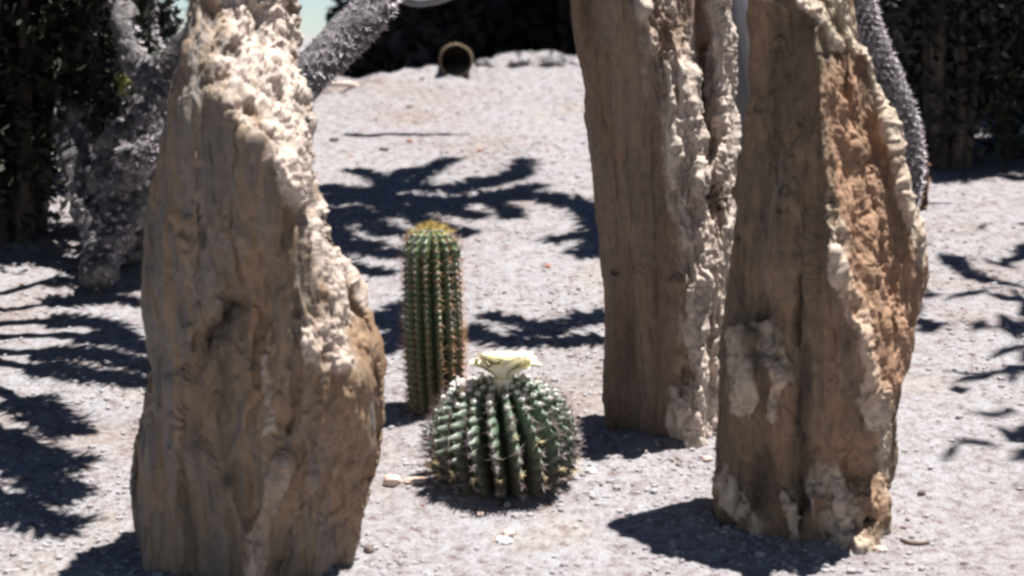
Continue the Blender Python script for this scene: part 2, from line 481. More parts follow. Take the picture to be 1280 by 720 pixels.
def rock(name, outline, prof, Y, back, feats, noise, mat, label, cat, pale=(), rust=(), nrow=560, nf=230, nb=70, seed=0, group=None, row0=None, row1=None, lean=0.0):
    ol = np.array(outline, float)
    r0, r1 = ol[0, 0], ol[-1, 0]
    rows = np.linspace(r0, r1, nrow)
    def sm(a):
        k = np.ones(9) / 9; return np.convolve(np.pad(a, 4, mode='edge'), k, 'valid')
    xl = sm(np.interp(rows, ol[:, 0], ol[:, 1])); xr = sm(np.interp(rows, ol[:, 0], ol[:, 2]))
    # depth profile table: list of (row, [(u, depth)...]) u = px
    pr = sorted(prof, key=lambda q: q[0])
    prow = np.array([q[0] for q in pr], float)
    U = np.linspace(0, 1, nf)
    Uc = 0.5 - 0.5 * np.cos(U * np.pi) ; Uc = 0.45 * Uc + 0.55 * U
    tab = []
    for (r, pts) in pr:
        a = np.interp(r, ol[:, 0], ol[:, 1]); b = np.interp(r, ol[:, 0], ol[:, 2])
        px = np.array([q[0] for q in pts], float); d = np.array([q[1] for q in pts], float)
        tab.append(np.interp(a + (b - a) * Uc, px, d))
    tab = np.array(tab)
    k = np.ones(7) / 7
    tab = np.array([np.convolve(np.pad(t, 3, mode='edge'), k, 'valid') for t in tab])
    D = np.stack([np.interp(rows, prow, tab[:, j]) for j in range(nf)], 1)
    kk = np.ones(15) / 15
    D = np.apply_along_axis(lambda a: np.convolve(np.pad(a, 7, mode='edge'), kk, 'valid'), 0, D)
    X = xl[:, None] + (xr - xl)[:, None] * Uc[None]
    Rr = rows[:, None] + 0 * X
    # wobble feature coordinates so lines are not ruler-drawn
    wp = np.stack([X / 45, Rr / 60, 0 * X], -1)
    Xw = X + 7 * fbm(wp, 3, seed + 50); Rw = Rr + 7 * fbm(wp + 9, 3, seed + 51)
    edge = np.clip(np.minimum(Uc, 1 - Uc) / 0.06, 0, 1)[None]
    for f in feats:
        if f[0] == 'line':
            d = seg_dist(Xw, Rw, f[1]); D = D + edge * f[3] * (0.45 * np.exp(-(d / f[2]) ** 2) + 0.55 * np.exp(-d / f[2] * 1.1))
        elif f[0] == 'blob':
            d = np.hypot((Xw - f[1]) / f[3], (Rw - f[2]) / f[4]); D = D + edge * f[5] * np.exp(-d ** 2 * 1.2)
        elif f[0] == 'step':      # lower side of a broken ledge: material above stands proud
            d = (Rw - np.interp(Xw, f[1], f[2])); w = (Xw > f[1][0]) & (Xw < f[1][-1])
            fd = np.clip(np.minimum(Xw - f[1][0], f[1][-1] - Xw) / 14, 0, 1) * w
            D = D + edge * fd * f[3] * np.where(d < 0, np.exp(d / f[4]), 0) 
    front = at(X, Rr, Y)
    front[..., 1] = Y - D
    # back half
    Ub = np.linspace(1, 0, nb + 2)[1:-1]
    Xb = xl[:, None] + (xr - xl)[:, None] * (0.5 + 0.5 * np.sin((Ub[None] - 0.5) * np.pi))
    bk = at(Xb, rows[:, None] + 0 * Xb, Y)
    wid = (xr - xl)[:, None] / (xr - xl).max()
    endD = D[:, -1:][:, :1] * (Ub[None]) + D[:, :1] * (1 - Ub[None])
    bk[..., 1] = Y - endD + back * np.sin(np.pi * Ub[None]) ** 0.7 * np.clip(wid * 1.2, 0.1, 1)
    V = np.concatenate([front, bk], 1)
    n = V.shape[1]
    # normals
    du = np.roll(V, -1, 1) - np.roll(V, 1, 1); dv = np.gradient(V, axis=0)
    nn = np.cross(du, dv); nn /= np.linalg.norm(nn, axis=2)[..., None] + 1e-9
    c = V.mean(1, keepdims=True)
    sgn = np.sign(((V - c) * nn).sum()); nn *= sgn
    allX = np.concatenate([X, Xb], 1); allR = rows[:, None] + 0 * allX
    isf = np.concatenate([np.ones_like(X), np.zeros_like(Xb)], 1)
    wq = np.stack([allX / 22, allR / 40, 0 * allX], -1)
    aXw = allX + 13 * fbm(wq, 4, seed + 70, 0.6); aRw = allR + 26 * fbm(wq + 4, 4, seed + 71, 0.6)
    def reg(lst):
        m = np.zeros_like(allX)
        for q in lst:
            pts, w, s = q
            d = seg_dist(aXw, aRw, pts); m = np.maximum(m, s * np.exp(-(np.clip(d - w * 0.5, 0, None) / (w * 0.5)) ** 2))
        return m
    sun_mask = reg(pale); rm = reg(rust)
    disp = np.zeros_like(allX)
    for (sxy, sz, amp, octs, ridged, region) in noise:
        q = V * np.array([sxy, sxy, sz])
        q = q + 0.35 * np.stack([vnoise(V * 7, 91), vnoise(V * 7 + 3, 92), vnoise(V * 7 + 6, 93)], -1)
        nz = fbm(q, octs, seed + int(sxy * 3), 0.55, ridged is True)
        if ridged == 'chip':
            m_ = (nz + 0.6) * 4.5; fl_ = np.floor(m_); fr_ = m_ - fl_
            nz = (fl_ + np.clip((fr_ - 0.5) * 4.5 + 0.5, 0, 1)) / 4.5 - 0.6
        w = 1.0 if region is None else (sun_mask if region == 'pale' else (rm if region == 'rust' else 1 - np.clip(sun_mask, 0, 1)))
        disp = disp + amp * nz * w
    disp = disp - disp.mean()
    V = V + nn * disp[..., None]
    cav = np.clip(0.5 + disp / (2.2 * disp.std() + 1e-6) * 0.5, 0, 1)
    Vf = V.reshape(-1, 3)
    i = np.arange(nrow - 1)[:, None] * n; j = np.arange(n)[None]; j2 = (j + 1) % n
    F = np.stack([i + j, i + n + j, i + n + j2, i + j2], -1).reshape(-1, 4)
    top = V[0].mean(0) + np.array([0, 0, 0.01]); Vf = np.vstack([Vf, top]); ti = len(Vf) - 1
    F3 = np.stack([np.arange(n), (np.arange(n) + 1) % n, np.full(n, ti)], -1)
    pa = np.append(sun_mask.ravel(), 0); ra = np.append(rm.ravel(), 0)
    base = V[-1].mean(0)
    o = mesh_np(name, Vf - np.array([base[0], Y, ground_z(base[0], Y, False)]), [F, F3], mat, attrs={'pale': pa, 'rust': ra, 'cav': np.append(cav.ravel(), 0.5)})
    o.location = (base[0], Y, float(ground_z(base[0], Y, False)))
    tag(o, label, cat, group)
    return o

# left rock: broad leaf-shaped slab, sunlit on its upper right flank
rock('standing_stone',
     [(-60, 285, 300), (-45, 265, 330), (-20, 250, 345), (0, 243, 352), (25, 238, 356), (60, 229, 357), (100, 219, 371), (130, 213, 380), (170, 209, 386),
      (210, 206, 393), (250, 197, 400), (280, 188, 413), (310, 180, 424), (340, 172, 436), (370, 177, 450), (400, 186, 462), (430, 188, 471),
      (460, 186, 477), (490, 182, 480), (520, 176, 482), (560, 165, 480), (600, 161, 470), (630, 162, 460), (660, 166, 448), (700, 175, 438), (735, 190, 432), (790, 210, 425), (830, 215, 420)],
     [(-60, [(265, 0.0), (280, 0.03), (330, -0.12)]),
      (0, [(243, 0.02), (256, 0.10), (290, -0.05), (350, -0.32)]),
      (60, [(229, 0.03), (252, 0.14), (278, 0.15), (315, -0.03), (357, -0.25)]),
      (110, [(219, 0.04), (255, 0.17), (306, 0.205), (340, 0.04), (374, -0.16)]),
      (160, [(209, 0.04), (250, 0.17), (343, 0.228), (366, 0.10), (386, -0.06)]),
      (200, [(206, 0.04), (250, 0.17), (365, 0.235), (382, 0.17), (392, 0.0)]),
      (260, [(195, 0.03), (250, 0.16), (370, 0.22), (386, 0.16), (402, 0.0)]),
      (340, [(172, 0.02), (240, 0.14), (380, 0.195), (398, 0.15), (436, 0.0)]),
      (400, [(186, 0.02), (240, 0.13), (385, 0.18), (408, 0.15), (462, 0.0)]),
      (470, [(186, 0.02), (240, 0.11), (390, 0.16), (440, 0.13), (478, 0.0)]),
      (560, [(165, 0.01), (240, 0.08), (340, 0.12), (430, 0.09), (480, 0.0)]),
      (650, [(165, 0.0), (240, 0.055), (320, 0.09), (400, 0.05), (450, -0.02)]),
      (760, [(180, -0.01), (240, 0.05), (320, 0.09), (400, 0.05), (430, -0.02)]),
      (830, [(180, -0.02), (320, 0.08), (420, -0.02)])],
     3.86, 0.20,
     [('line', [(312, 180), (314, 300), (318, 370)], 5, -0.012), ('line', [(299, 368), (284, 395), (262, 425), (240, 452)], 11, -0.060),
      ('line', [(330, 370), (325, 470), (300, 560), (296, 640)], 8, 0.018), ('line', [(350, 390), (352, 480)], 5, 0.012),
      ('line', [(300, 590), (312, 650), (318, 740)], 10, 0.030), ('line', [(360, 560), (330, 640), (322, 700)], 9, 0.022),
      ('line', [(268, 200), (262, 330), (262, 360)], 8, -0.010), ('line', [(245, 380), (240, 520), (232, 620)], 9, -0.012),
      ('line', [(380, 270), (384, 400), (372, 520)], 6, -0.014), ('line', [(410, 420), (412, 520), (392, 600)], 9, 0.018),
      ('line', [(350, 690), (370, 640), (400, 600)], 14, -0.022), ('line', [(440, 480), (455, 540), (430, 640)], 7, 0.012),
      ('blob', 300, 100, 20, 18, -0.035), ('blob', 340, 55, 12, 14, -0.02), ('blob', 325, 145, 24, 7, 0.015),
      ('blob', 405, 412, 22, 20, 0.022), ('line', [(250, 60), (252, 150), (246, 210)], 8, 0.008), ('line', [(282, 480), (286, 560)], 5, 0.012),
      ('blob', 462, 440, 12, 40, 0.02)],
     [(9, 2.6, 0.022, 4, False, None), (20, 3.5, 0.030, 3, 'chip', None), (40, 6, 0.0050, 4, True, None), (95, 40, 0.0026, 3, False, None), (15, 7, 0.034, 4, 'chip', 'pale'), (38, 16, 0.010, 4, True, 'pale'), (90, 60, 0.004, 3, False, 'pale')],
     M['rockL'], 'tall tan leaf shaped standing stone at the left foreground with sunlit right flank', 'rock',
     pale=[([(300, -30), (318, 40), (345, 110)], 48, 1.0), ([(345, 130), (376, 175), (384, 235)], 18, 0.9), ([(408, 270), (425, 340), (440, 385)], 22, 0.95), ([(400, 400), (425, 430)], 22, 0.8), ([(350, 560), (330, 640), (320, 720)], 14, 0.38), ([(340, 430), (345, 520)], 6, 0.6)],  # sunlit flank painted lighter along these strokes
     rust=[([(452, 405), (470, 440), (468, 480)], 16, 0.6), ([(335, 370), (325, 470)], 10, 0.45), ([(375, 470), (368, 520)], 10, 0.4), ([(250, 260), (250, 300)], 12, 0.35), ([(262, 420), (240, 600)], 14, 0.25)], seed=3, group='petrified wood standing stones')

# middle log
rock('petrified_log',
     [(-190, 720, 850), (-175, 700, 880), (-150, 694, 896), (0, 708, 906), (50, 716, 913), (100, 724, 915), (150, 729, 918), (200, 737, 921), (250, 745, 923), (300, 752, 923), (350, 756, 922),
      (400, 757, 917), (450, 757, 909), (500, 757, 905), (540, 758, 903), (570, 760, 900), (640, 765, 896)],
     [(-190, [(700, 0.000), (780, 0.072), (880, 0.000)]),
      (0, [(708, -0.020), (716, 0.050), (800, 0.173), (830, 0.137), (870, 0.072), (895, 0.072), (906, 0.000)]),
      (150, [(729, -0.020), (737, 0.045), (832, 0.162), (850, 0.130), (872, 0.065), (900, 0.050), (918, -0.050)]),
      (240, [(744, -0.020), (750, 0.040), (843, 0.158), (862, 0.122), (885, 0.072), (905, 0.050), (922, -0.040)]),
      (340, [(756, -0.020), (762, 0.030), (846, 0.144), (870, 0.101), (900, 0.050), (922, -0.030)]),
      (450, [(757, -0.020), (763, 0.020), (858, 0.119), (875, 0.094), (900, 0.043), (909, 0.000)]),
      (560, [(758, -0.020), (764, 0.010), (862, 0.090), (880, 0.058), (900, 0.000)]),
      (640, [(758, -0.020), (764, 0.000), (862, 0.072), (900, 0.000)])],
     4.60, 0.06,
     [('line', [(775, -20), (785, 150), (790, 300), (788, 540)], 5, -0.008), ('line', [(815, 150), (822, 300), (815, 450), (818, 530)], 5, -0.012),
      ('line', [(760, 60), (770, 200), (772, 330)], 4, -0.006), ('line', [(740, 60), (752, 180)], 6, 0.006), ('line', [(845, 200), (842, 330)], 6, -0.012),
      ('line', [(835, 20), (855, 140), (866, 230)], 9, 0.018), ('line', [(862, 200), (872, 300), (868, 420), (862, 520)], 8, 0.014),
      ('line', [(898, 20), (905, 110), (895, 240), (890, 330)], 6, 0.014), ('line', [(882, 60), (880, 190)], 9, -0.045), ('line', [(884, 380), (882, 540)], 4, -0.020),
      ('line', [(908, 240), (912, 330), (898, 470)], 5, 0.016), ('line', [(855, 350), (852, 470)], 4, -0.012), ('blob', 845, 505, 14, 22, 0.022), ('blob', 858, 545, 12, 20, 0.03),
      ('blob', 803, 60, 14, 30, 0.012), ('blob', 872, 218, 14, 16, 0.03), ('blob', 762, 338, 10, 5, -0.02), ('blob', 838, 345, 10, 8, 0.02), ('blob', 800, 10, 10, 10, 0.02)],
     [(10, 2.0, 0.012, 4, False, None), (20, 3, 0.018, 3, 'chip', None), (42, 4, 0.0045, 4, True, None), (110, 30, 0.0022, 3, False, None), (34, 9, 0.016, 4, True, 'pale'), (20, 6, 0.028, 3, 'chip', 'pale'), (75, 28, 0.008, 3, True, 'pale')],
     M['rockM'], 'tall brown petrified log in the middle with rough sunlit bark on its right side', 'rock',
     pale=[([(810, -60), (825, 40), (848, 150)], 30, 0.85), ([(852, 160), (868, 260), (880, 340), (882, 440), (880, 560)], 34, 0.98), ([(893, -60), (900, 60), (905, 150), (905, 280), (900, 330)], 18, 0.95), ([(840, 490), (850, 530)], 10, 0.8)],  # sunlight painted onto the right side of the log
     rust=[([(742, 50), (752, 160), (770, 190)], 10, 0.35), ([(815, 10), (835, 70)], 14, 0.3)], seed=13, group='petrified wood standing stones')

# right rock
rock('standing_stump',
     [(-60, 965, 1010), (-45, 950, 1035), (-20, 940, 1055), (0, 938, 1064), (40, 940, 1074), (70, 940, 1090), (100, 939, 1101), (150, 936, 1114), (200, 931, 1130), (230, 928, 1140), (260, 925, 1150), (300, 921, 1159),
      (340, 917, 1161), (370, 912, 1154), (400, 908, 1150), (440, 903, 1146), (480, 898, 1137), (520, 896, 1129), (560, 894, 1121), (600, 895, 1117), (640, 900, 1113), (670, 908, 1110), (700, 915, 1105), (760, 925, 1098)],
     [(-60, [(965, 0.0), (990, 0.02), (1010, 0.0)]),
      (0, [(938, 0.0), (948, 0.05), (1006, 0.13), (1040, 0.06), (1064, 0.0)]),
      (80, [(940, 0.0), (950, 0.06), (1008, 0.17), (1040, 0.08), (1082, 0.03), (1096, -0.06)]),
      (200, [(931, 0.0), (945, 0.08), (1012, 0.215), (1035, 0.14), (1075, 0.07), (1112, 0.035), (1130, -0.06)]),
      (320, [(918, 0.0), (938, 0.09), (1022, 0.245), (1050, 0.17), (1100, 0.09), (1135, 0.06), (1161, -0.05)]),
      (420, [(905, 0.0), (930, 0.10), (990, 0.16), (1050, 0.25), (1075, 0.18), (1110, 0.11), (1148, -0.03)]),
      (520, [(896, 0.0), (920, 0.075), (990, 0.13), (1064, 0.165), (1095, 0.11), (1129, -0.02)]),
      (580, [(895, -0.02), (915, 0.045), (985, 0.10), (1040, 0.085), (1075, 0.08), (1119, -0.05)]),
      (630, [(897, 0.0), (915, 0.075), (985, 0.13), (1050, 0.13), (1085, 0.12), (1114, -0.02)]),
      (690, [(912, 0.0), (930, 0.08), (990, 0.145), (1060, 0.175), (1090, 0.155), (1108, 0.0)]),
      (760, [(912, 0.0), (990, 0.15), (1060, 0.18), (1105, 0.0)])],
     4.10, 0.11,
     [('line', [(1006, 40), (1012, 180), (1016, 300)], 7, 0.022), ('line', [(1018, 300), (1038, 350), (1058, 410), (1075, 500)], 9, 0.034),
      ('line', [(1000, 200), (990, 290), (1000, 420)], 9, -0.018), ('line', [(960, 60), (966, 180), (972, 300)], 8, -0.012), ('line', [(975, 20), (985, 160)], 6, 0.012),
      ('line', [(1078, 68), (1098, 100), (1108, 180), (1124, 240), (1146, 310)], 8, 0.030), ('line', [(1040, 70), (1052, 170), (1070, 260)], 8, -0.022),
      ('line', [(1000, 15), (1030, 50)], 10, 0.022), ('line', [(1072, 200), (1090, 320), (1098, 430)], 8, -0.018), ('line', [(1060, 180), (1075, 260), (1094, 360)], 6, 0.014),
      ('line', [(1106, 340), (1116, 480)], 10, -0.016), ('blob', 950, 385, 42, 48, -0.05), ('blob', 925, 412, 15, 15, 0.022), ('blob', 948, 400, 12, 10, 0.016), ('blob', 960, 455, 20, 20, 0.030), ('blob', 922, 465, 18, 44, 0.030),
      ('blob', 972, 243, 9, 9, 0.022), ('line', [(992, 330), (995, 480), (990, 640)], 6, -0.018), ('blob', 1030, 600, 10, 34, 0.035), ('blob', 1010, 605, 22, 10, 0.02), ('blob', 1080, 610, 26, 22, 0.018),
      ('blob', 975, 615, 22, 12, 0.018), ('line', [(992, 610), (990, 680)], 8, -0.025), ('blob', 915, 625, 16, 26, 0.018), ('blob', 1050, 655, 24, 20, 0.03), ('blob', 1080, 665, 22, 22, 0.008), ('blob', 1030, 640, 16, 16, -0.03), ('blob', 1070, 635, 12, 14, -0.025)],
     [(11, 2.6, 0.016, 4, False, None), (20, 4, 0.026, 3, 'chip', None), (40, 6, 0.005, 4, True, None), (100, 35, 0.0025, 3, False, None), (17, 8, 0.030, 4, 'chip', 'pale'), (50, 26, 0.009, 3, True, 'pale'), (40, 16, 0.018, 4, True, 'rust'), (80, 60, 0.007, 3, False, 'rust')],
     M['rockR'], 'jagged rust brown petrified stump at the right with a rounded shadow at its left foot', 'rock',
     pale=[([(1000, 5), (1035, 50), (1080, 68), (1100, 110), (1112, 190), (1130, 260), (1150, 320)], 12, 0.8), ([(1014, 230), (1030, 330), (1055, 400), (1075, 500)], 12, 0.9), ([(918, 410), (922, 500)], 12, 0.62), ([(948, 400), (965, 460), (955, 500)], 12, 0.55),  # sun highlights painted along rims, nodules and foot
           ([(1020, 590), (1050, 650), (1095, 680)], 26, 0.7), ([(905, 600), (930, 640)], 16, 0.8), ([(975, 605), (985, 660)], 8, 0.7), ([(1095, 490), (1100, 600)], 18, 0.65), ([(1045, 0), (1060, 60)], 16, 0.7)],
     rust=[([(1040, 110), (1060, 230), (1095, 330), (1105, 460)], 34, 0.6), ([(1080, 140), (1090, 220)], 20, 0.55), ([(1045, 330), (1080, 460)], 20, 0.5), ([(1060, 590), (1100, 620)], 20, 0.4)], seed=23, group='petrified wood standing stones')

# ------------------------------------------------------------------ CACTI
def cactus_mat(name, g1, g2, tip, wool):
    m, nt, b = new_mat(name)
    n = tex_noise(nt, (1, 1, 1), 28, 5, 0.6)
    c = ramp(nt, n, [(0.3, g1), (0.62, g2)])
    a = N(nt, 'ShaderNodeAttribute', attribute_name='crest')
    c = mix(nt, ramp(nt, a.outputs['Fac'], [(0.55, 0.0), (0.95, 0.6)]), c, tip)
    w = N(nt, 'ShaderNodeAttribute', attribute_name='old')
    c = mix(nt, w.outputs['Fac'], c, wool)
    nt.links.new(c, b.inputs['Base Color'])
    b.inputs['Roughness'].default_value = 0.5; b.inputs['Specular IOR Level'].default_value = 0.5
    bump(nt, b, n, 0.25, 0.004)
    return m
M['barrel'] = cactus_mat('barrel_cactus_skin', (0.020, 0.036, 0.022), (0.065, 0.105, 0.062), (0.20, 0.27, 0.19), (0.06, 0.045, 0.035))
M['column'] = cactus_mat('column_cactus_skin', (0.028, 0.042, 0.020), (0.062, 0.095, 0.040), (0.15, 0.22, 0.09), (0.08, 0.065, 0.045))
M['sp_grey'] = simple_mat('greyish_pink_spine', [(0.3, (0.16, 0.10, 0.09)), (0.5, (0.30, 0.24, 0.23)), (0.7, (0.46, 0.42, 0.40))], 60, bstr=0, rough=0.5)
M['sp_straw'] = simple_mat('straw_spine', [(0.3, (0.45, 0.34, 0.18)), (0.6, (0.66, 0.55, 0.34))], 60, bstr=0, rough=0.5)
M['sp_rust'] = simple_mat('rusty_spine', [(0.3, (0.26, 0.13, 0.07)), (0.6, (0.48, 0.29, 0.18))], 50, bstr=0, rough=0.5)
M['sp_gold'] = simple_mat('golden_spine', [(0.3, (0.50, 0.32, 0.10)), (0.6, (0.66, 0.54, 0.22))], 50, bstr=0, rough=0.5)
M['wool'] = simple_mat('white_wool', [(0.3, (0.55, 0.55, 0.50)), (0.6, (0.72, 0.72, 0.68))], 80, bstr=0.3)
M['petal'] = simple_mat('cream_yellow_petal', [(0.3, (0.82, 0.76, 0.50)), (0.6, (0.87, 0.84, 0.70))], 30, bstr=0.1, rough=0.5)
M['petalw'] = simple_mat('white_pink_petal', [(0.3, (0.74, 0.66, 0.62)), (0.6, (0.82, 0.78, 0.76))], 30, bstr=0.1, rough=0.5)
M['stamen'] = simple_mat('yellow_stamen', [(0.3, (0.72, 0.50, 0.10)), (0.6, (0.8, 0.66, 0.2))], 60, bstr=0)

def ribbed_body(prof, nribs, depth, twist, tub, ntub, nu=150, per=20, offs=None):
    """prof: function t in 0..1 -> (radius, z). returns verts, faces, crest attr, helper"""
    nth = nribs * per
    t = np.linspace(0, 1, nu)
    th = np.linspace(0, 2 * np.pi, nth, endpoint=False)
    R = np.array([prof(a)[0] for a in t]); Z = np.array([prof(a)[1] for a in t])
    ph = (th[None] + twist * t[:, None]) * nribs
    c = np.abs(np.cos(ph / 2)) ** 0.8           # 1 on crest, 0 in groove
    idx = np.round(ph / (2 * np.pi)).astype(int) % nribs
    off = np.zeros(nribs) if offs is None else np.asarray(offs)
    bumpy = 1 + tub * (0.5 + 0.5 * np.cos(2 * np.pi * (ntub * t[:, None] + off[idx]))) * c ** 2
    rad = R[:, None] * (1 - depth * (1 - c)) * bumpy
    V = np.stack([rad * np.cos(th)[None], rad * np.sin(th)[None], Z[:, None] + 0 * rad], -1)
    i = np.arange(nu - 1)[:, None] * nth; j = np.arange(nth)[None]; j2 = (j + 1) % nth
    F = np.stack([i + j, i + j2, i + nth + j2, i + nth + j], -1).reshape(-1, 4)
    return V, F, np.broadcast_to(c, rad.shape), t

def make_petal(L, W, curl, cup):
    n = 8; v = []
    for i in range(n + 1):
        t = i / n
        w = W * math.sin(math.pi * min(1, (0.12 + 0.80 * t))) ** 0.8 * (0.5 + 0.6 * t)
        if i == n: w *= 0.7
        a = curl[0] + (curl[1] - curl[0]) * t
        v.append((t, w, a))
    P = []; x = z = 0
    for i, (t, w, a) in enumerate(v):
        if i: x += L / n * math.cos(a); z += L / n * math.sin(a)
        for s in (-1, 0, 1):
            P.append((x, s * w * 0.5, z + (cup * w if s else 0)))
    F = []
    for i in range(n):
        for s in (0, 1):
            a = i * 3 + s; F.append((a, a + 1, a + 4, a + 3))
    return np.array(P), np.array(F)

def flower(parent, loc, rad, npet, mat, label, openness=(0.35, 1.1), layers=3):
    fl = MB()
    pts = [(0, 0, -rad * 0.9), (0, 0, -0.1 * rad), (0, 0, 0.05 * rad)]
    tube_into(fl, np.array(pts) + loc, [rad * 0.16, rad * 0.28, rad * 0.3], 8, 10)
    f = fl.build('flower', M['petal'] if mat is M['petal'] else mat); f.parent = parent
    f['label'] = label
    meshes = []
    for l in range(layers):
        P, F = make_petal(rad * (1.0 - 0.10 * l), rad * 0.62, (1.05 + 0.15 * l, openness[0] + (openness[1] - openness[0]) * l / max(1, layers - 1)), 0.25)
        me = None
        for k in range(npet):
            a = 2 * math.pi * (k + 0.5 * (l % 2)) / npet + rnd.uniform(-.12, .12)
            if me is None:
                o = mesh_np('petal', P, F, mat)
                me = o.data
            else:
                o = bpy.data.objects.new('petal', me); COL.objects.link(o)
            o.parent = f
            o.location = Vector(loc) + Vector((0.15 * rad * math.cos(a), 0.15 * rad * math.sin(a), 0))
            o.rotation_euler = (rnd.uniform(-.25, .25), rnd.uniform(-.2, .2), a); o.scale = [rnd.uniform(.85, 1.1)] * 3
    st = MB()
    d = randdir(70); d[:, 2] = np.abs(d[:, 2]) + 1.2
    spines_into(st, np.tile(np.array(loc), (70, 1)), d, rad * 0.55, rad * 0.05)
    s = st.build('stamens', M['stamen'], None, False); s.parent = f; s['kind'] = 'stuff'
    return f

# -- barrel cactus
bp = gpt(628, 595)
barrel = empty('barrel_cactus', (bp.x, bp.y, bp.z - 0.028), 'squat round green barrel cactus with a cream flower on its crown', 'cactus')
BR, BH = 0.148, 0.245
def barrel_prof(t):
    # t 0 at soil, 1 at crown
    a = -0.62 + t * (math.pi / 2 + 0.62)
    r = BR * (max(0.0, math.cos(a)) ** 0.80)
    z = BH * 0.42 + (BH * 0.58 if a > 0 else BH * 0.62) * math.sin(a) * (1 if a > 0 else 1)
    if t > 0.93: z -= 0.012 * ((t - 0.93) / 0.07) ** 2
    return max(r, 0.004), z
BOFF = np.array([rnd.random() for _ in range(20)])
V, F, crest, tt = ribbed_body(barrel_prof, 20, 0.42, 0.35, 0.11, 13, 190, 20, BOFF)
V = V * (1 + 0.02 * fbm(V * 60, 3, 4))[..., None]
old = np.clip((0.50 - tt) / 0.35, 0, 1)[:, None] * np.ones_like(crest)
bo = mesh_np('body', V.reshape(-1, 3), F, M['barrel'], attrs={'crest': crest.ravel(), 'old': (old * 0.8).ravel()})
bo.parent = barrel
sg, ss, sw = MB(), MB(), MB()
for r in range(20):
    for k in range(1, 14):
        t = (k - BOFF[r]) / 13.0
        if t > 0.985 or t < 0.02: continue
        th = 2 * math.pi * r / 20 - 0.35 * t
        R, z = barrel_prof(t); R2, z2 = barrel_prof(min(1, t + 0.01))
        R *= 1.08
        p = np.array([R * math.cos(th), R * math.sin(th), z])
        n = np.array([(z2 - z) * math.cos(th), (z2 - z) * math.sin(th), -(R2 - R / 1.08)]); n /= np.linalg.norm(n)
        if n[0] * math.cos(th) + n[1] * math.sin(th) < -0.3: n = -n
        big = 0.6 + 0.6 * math.sin(math.pi * min(1, t + 0.1))
        m = 11
        d = n[None] * 0.45 + randdir(m) * 0.9
        tgt = ss if (rnd.random() < 0.04 or 0.12 < t < 0.20) else sg
        big *= rnd.uniform(.7, 1.2); p = p + n * 0.002 + np.array([0, 0, rnd.uniform(-.003, .003)])
        spines_into(tgt, np.tile(p, (m, 1)), d, (0.012 + 0.012 * nrs.rand(m)) * big, 0.0022)
        up = np.array([0, 0, 1.0])
        spines_into(tgt, np.tile(p, (3, 1)), n[None] + 0.5 * randdir(3) + 0.3 * up, 0.020 * big, 0.0038)
        if t > 0.35 and rnd.random() < 0.85:
            sw.add(ICOV * (0.0048 + 0.0030 * (t > 0.6)) * np.array([1, 1, 0.8]) + p, ICOF)
for mb_, mm, nm in ((sg, M['sp_grey'], 'spines'), (ss, M['sp_straw'], 'straw_spines'), (sw, M['wool'], 'areoles')):
    o = mb_.build(nm, mm, None, nm == 'areoles'); o.parent = barrel; o['kind'] = 'stuff'
flower(barrel, (0.002, -0.046, 0.248), 0.074, 18, M['petal'], 'large cream yellow flower open on the crown', (0.30, 1.1), 6)
flower(barrel, (-0.078, -0.035, 0.220), 0.038, 9, M['petalw'], 'small whitish flower left of the large one', (0.3, 1.0), 2)

# -- column cactus
cp = gpt(545, 512)
colc = empty('column_cactus', (cp.x, cp.y, cp.z - 0.01), 'slim ribbed green column cactus with a golden spiny tip behind the barrel cactus', 'cactus')
CR, CH = 0.066, 0.432
def col_prof(t):
    if t > 0.84:
        a = (t - 0.84) / 0.16 * math.pi / 2
        return max(0.003, CR * max(0.0, math.cos(a)) ** 0.9), CH - 0.062 + 0.062 * math.sin(a)
    return CR * (0.90 + 0.10 * math.sin(math.pi * min(1, t * 1.1))), (CH - 0.062) * t / 0.84
V, F, crest, tt = ribbed_body(col_prof, 15, 0.26, 0.12, 0.06, 30, 240, 14)
old = np.clip((0.55 - tt) / 0.55, 0, 1)[:, None] * np.ones_like(crest)
V = V * (1 + 0.018 * fbm(V * np.array([6, 6, 9.0]), 3, 8)[..., None] * np.array([1, 1, 0]) + 0.010 * fbm(V * 70, 2, 9)[..., None] * np.array([1, 1, 0]))
lean = V[..., 2:3] * np.array([-0.022, 0, 0])
co = mesh_np('body', (V + lean).reshape(-1, 3), F, M['column'], attrs={'crest': crest.ravel(), 'old': (old * 0.75).ravel()})
co.parent = colc
sr, sg2, sw2, sgr = MB(), MB(), MB(), MB()
for r in range(15):
    for k in range(1, 31):
        t = k / 30.0
        th = 2 * math.pi * r / 15 - 0.12 * t
        R, z = col_prof(t); R2, z2 = col_prof(min(1, t + 0.005))
        p = np.array([R * 1.04 * math.cos(th) - 0.022 * z, R * 1.04 * math.sin(th), z])
        n = np.array([(z2 - z) * math.cos(th), (z2 - z) * math.sin(th), -(R2 - R)]); 
        nn_ = np.linalg.norm(n); n = n / nn_ if nn_ > 1e-7 else np.array([0, 0, 1.])
        m = 9
        m = rnd.randint(7, 13) if t < .84 else 14
        tgt = sg2 if t > 0.925 else (sr if rnd.random() < 0.6 or t < .5 else sgr)
        spines_into(tgt, np.tile(p, (m, 1)), n[None] * 0.6 + randdir(m) * 0.8 + (np.array([0, 0, .5]) if t > .85 else 0), (0.011 + 0.011 * nrs.rand(m)) * (1.3 if t > .8 else rnd.uniform(.8, 1.25)), 0.0015)
        if t > 0.45 and t < 0.97:
            sw2.add(ICOV * 0.0035 * (0.6 + t * 0.5) + p, ICOF)
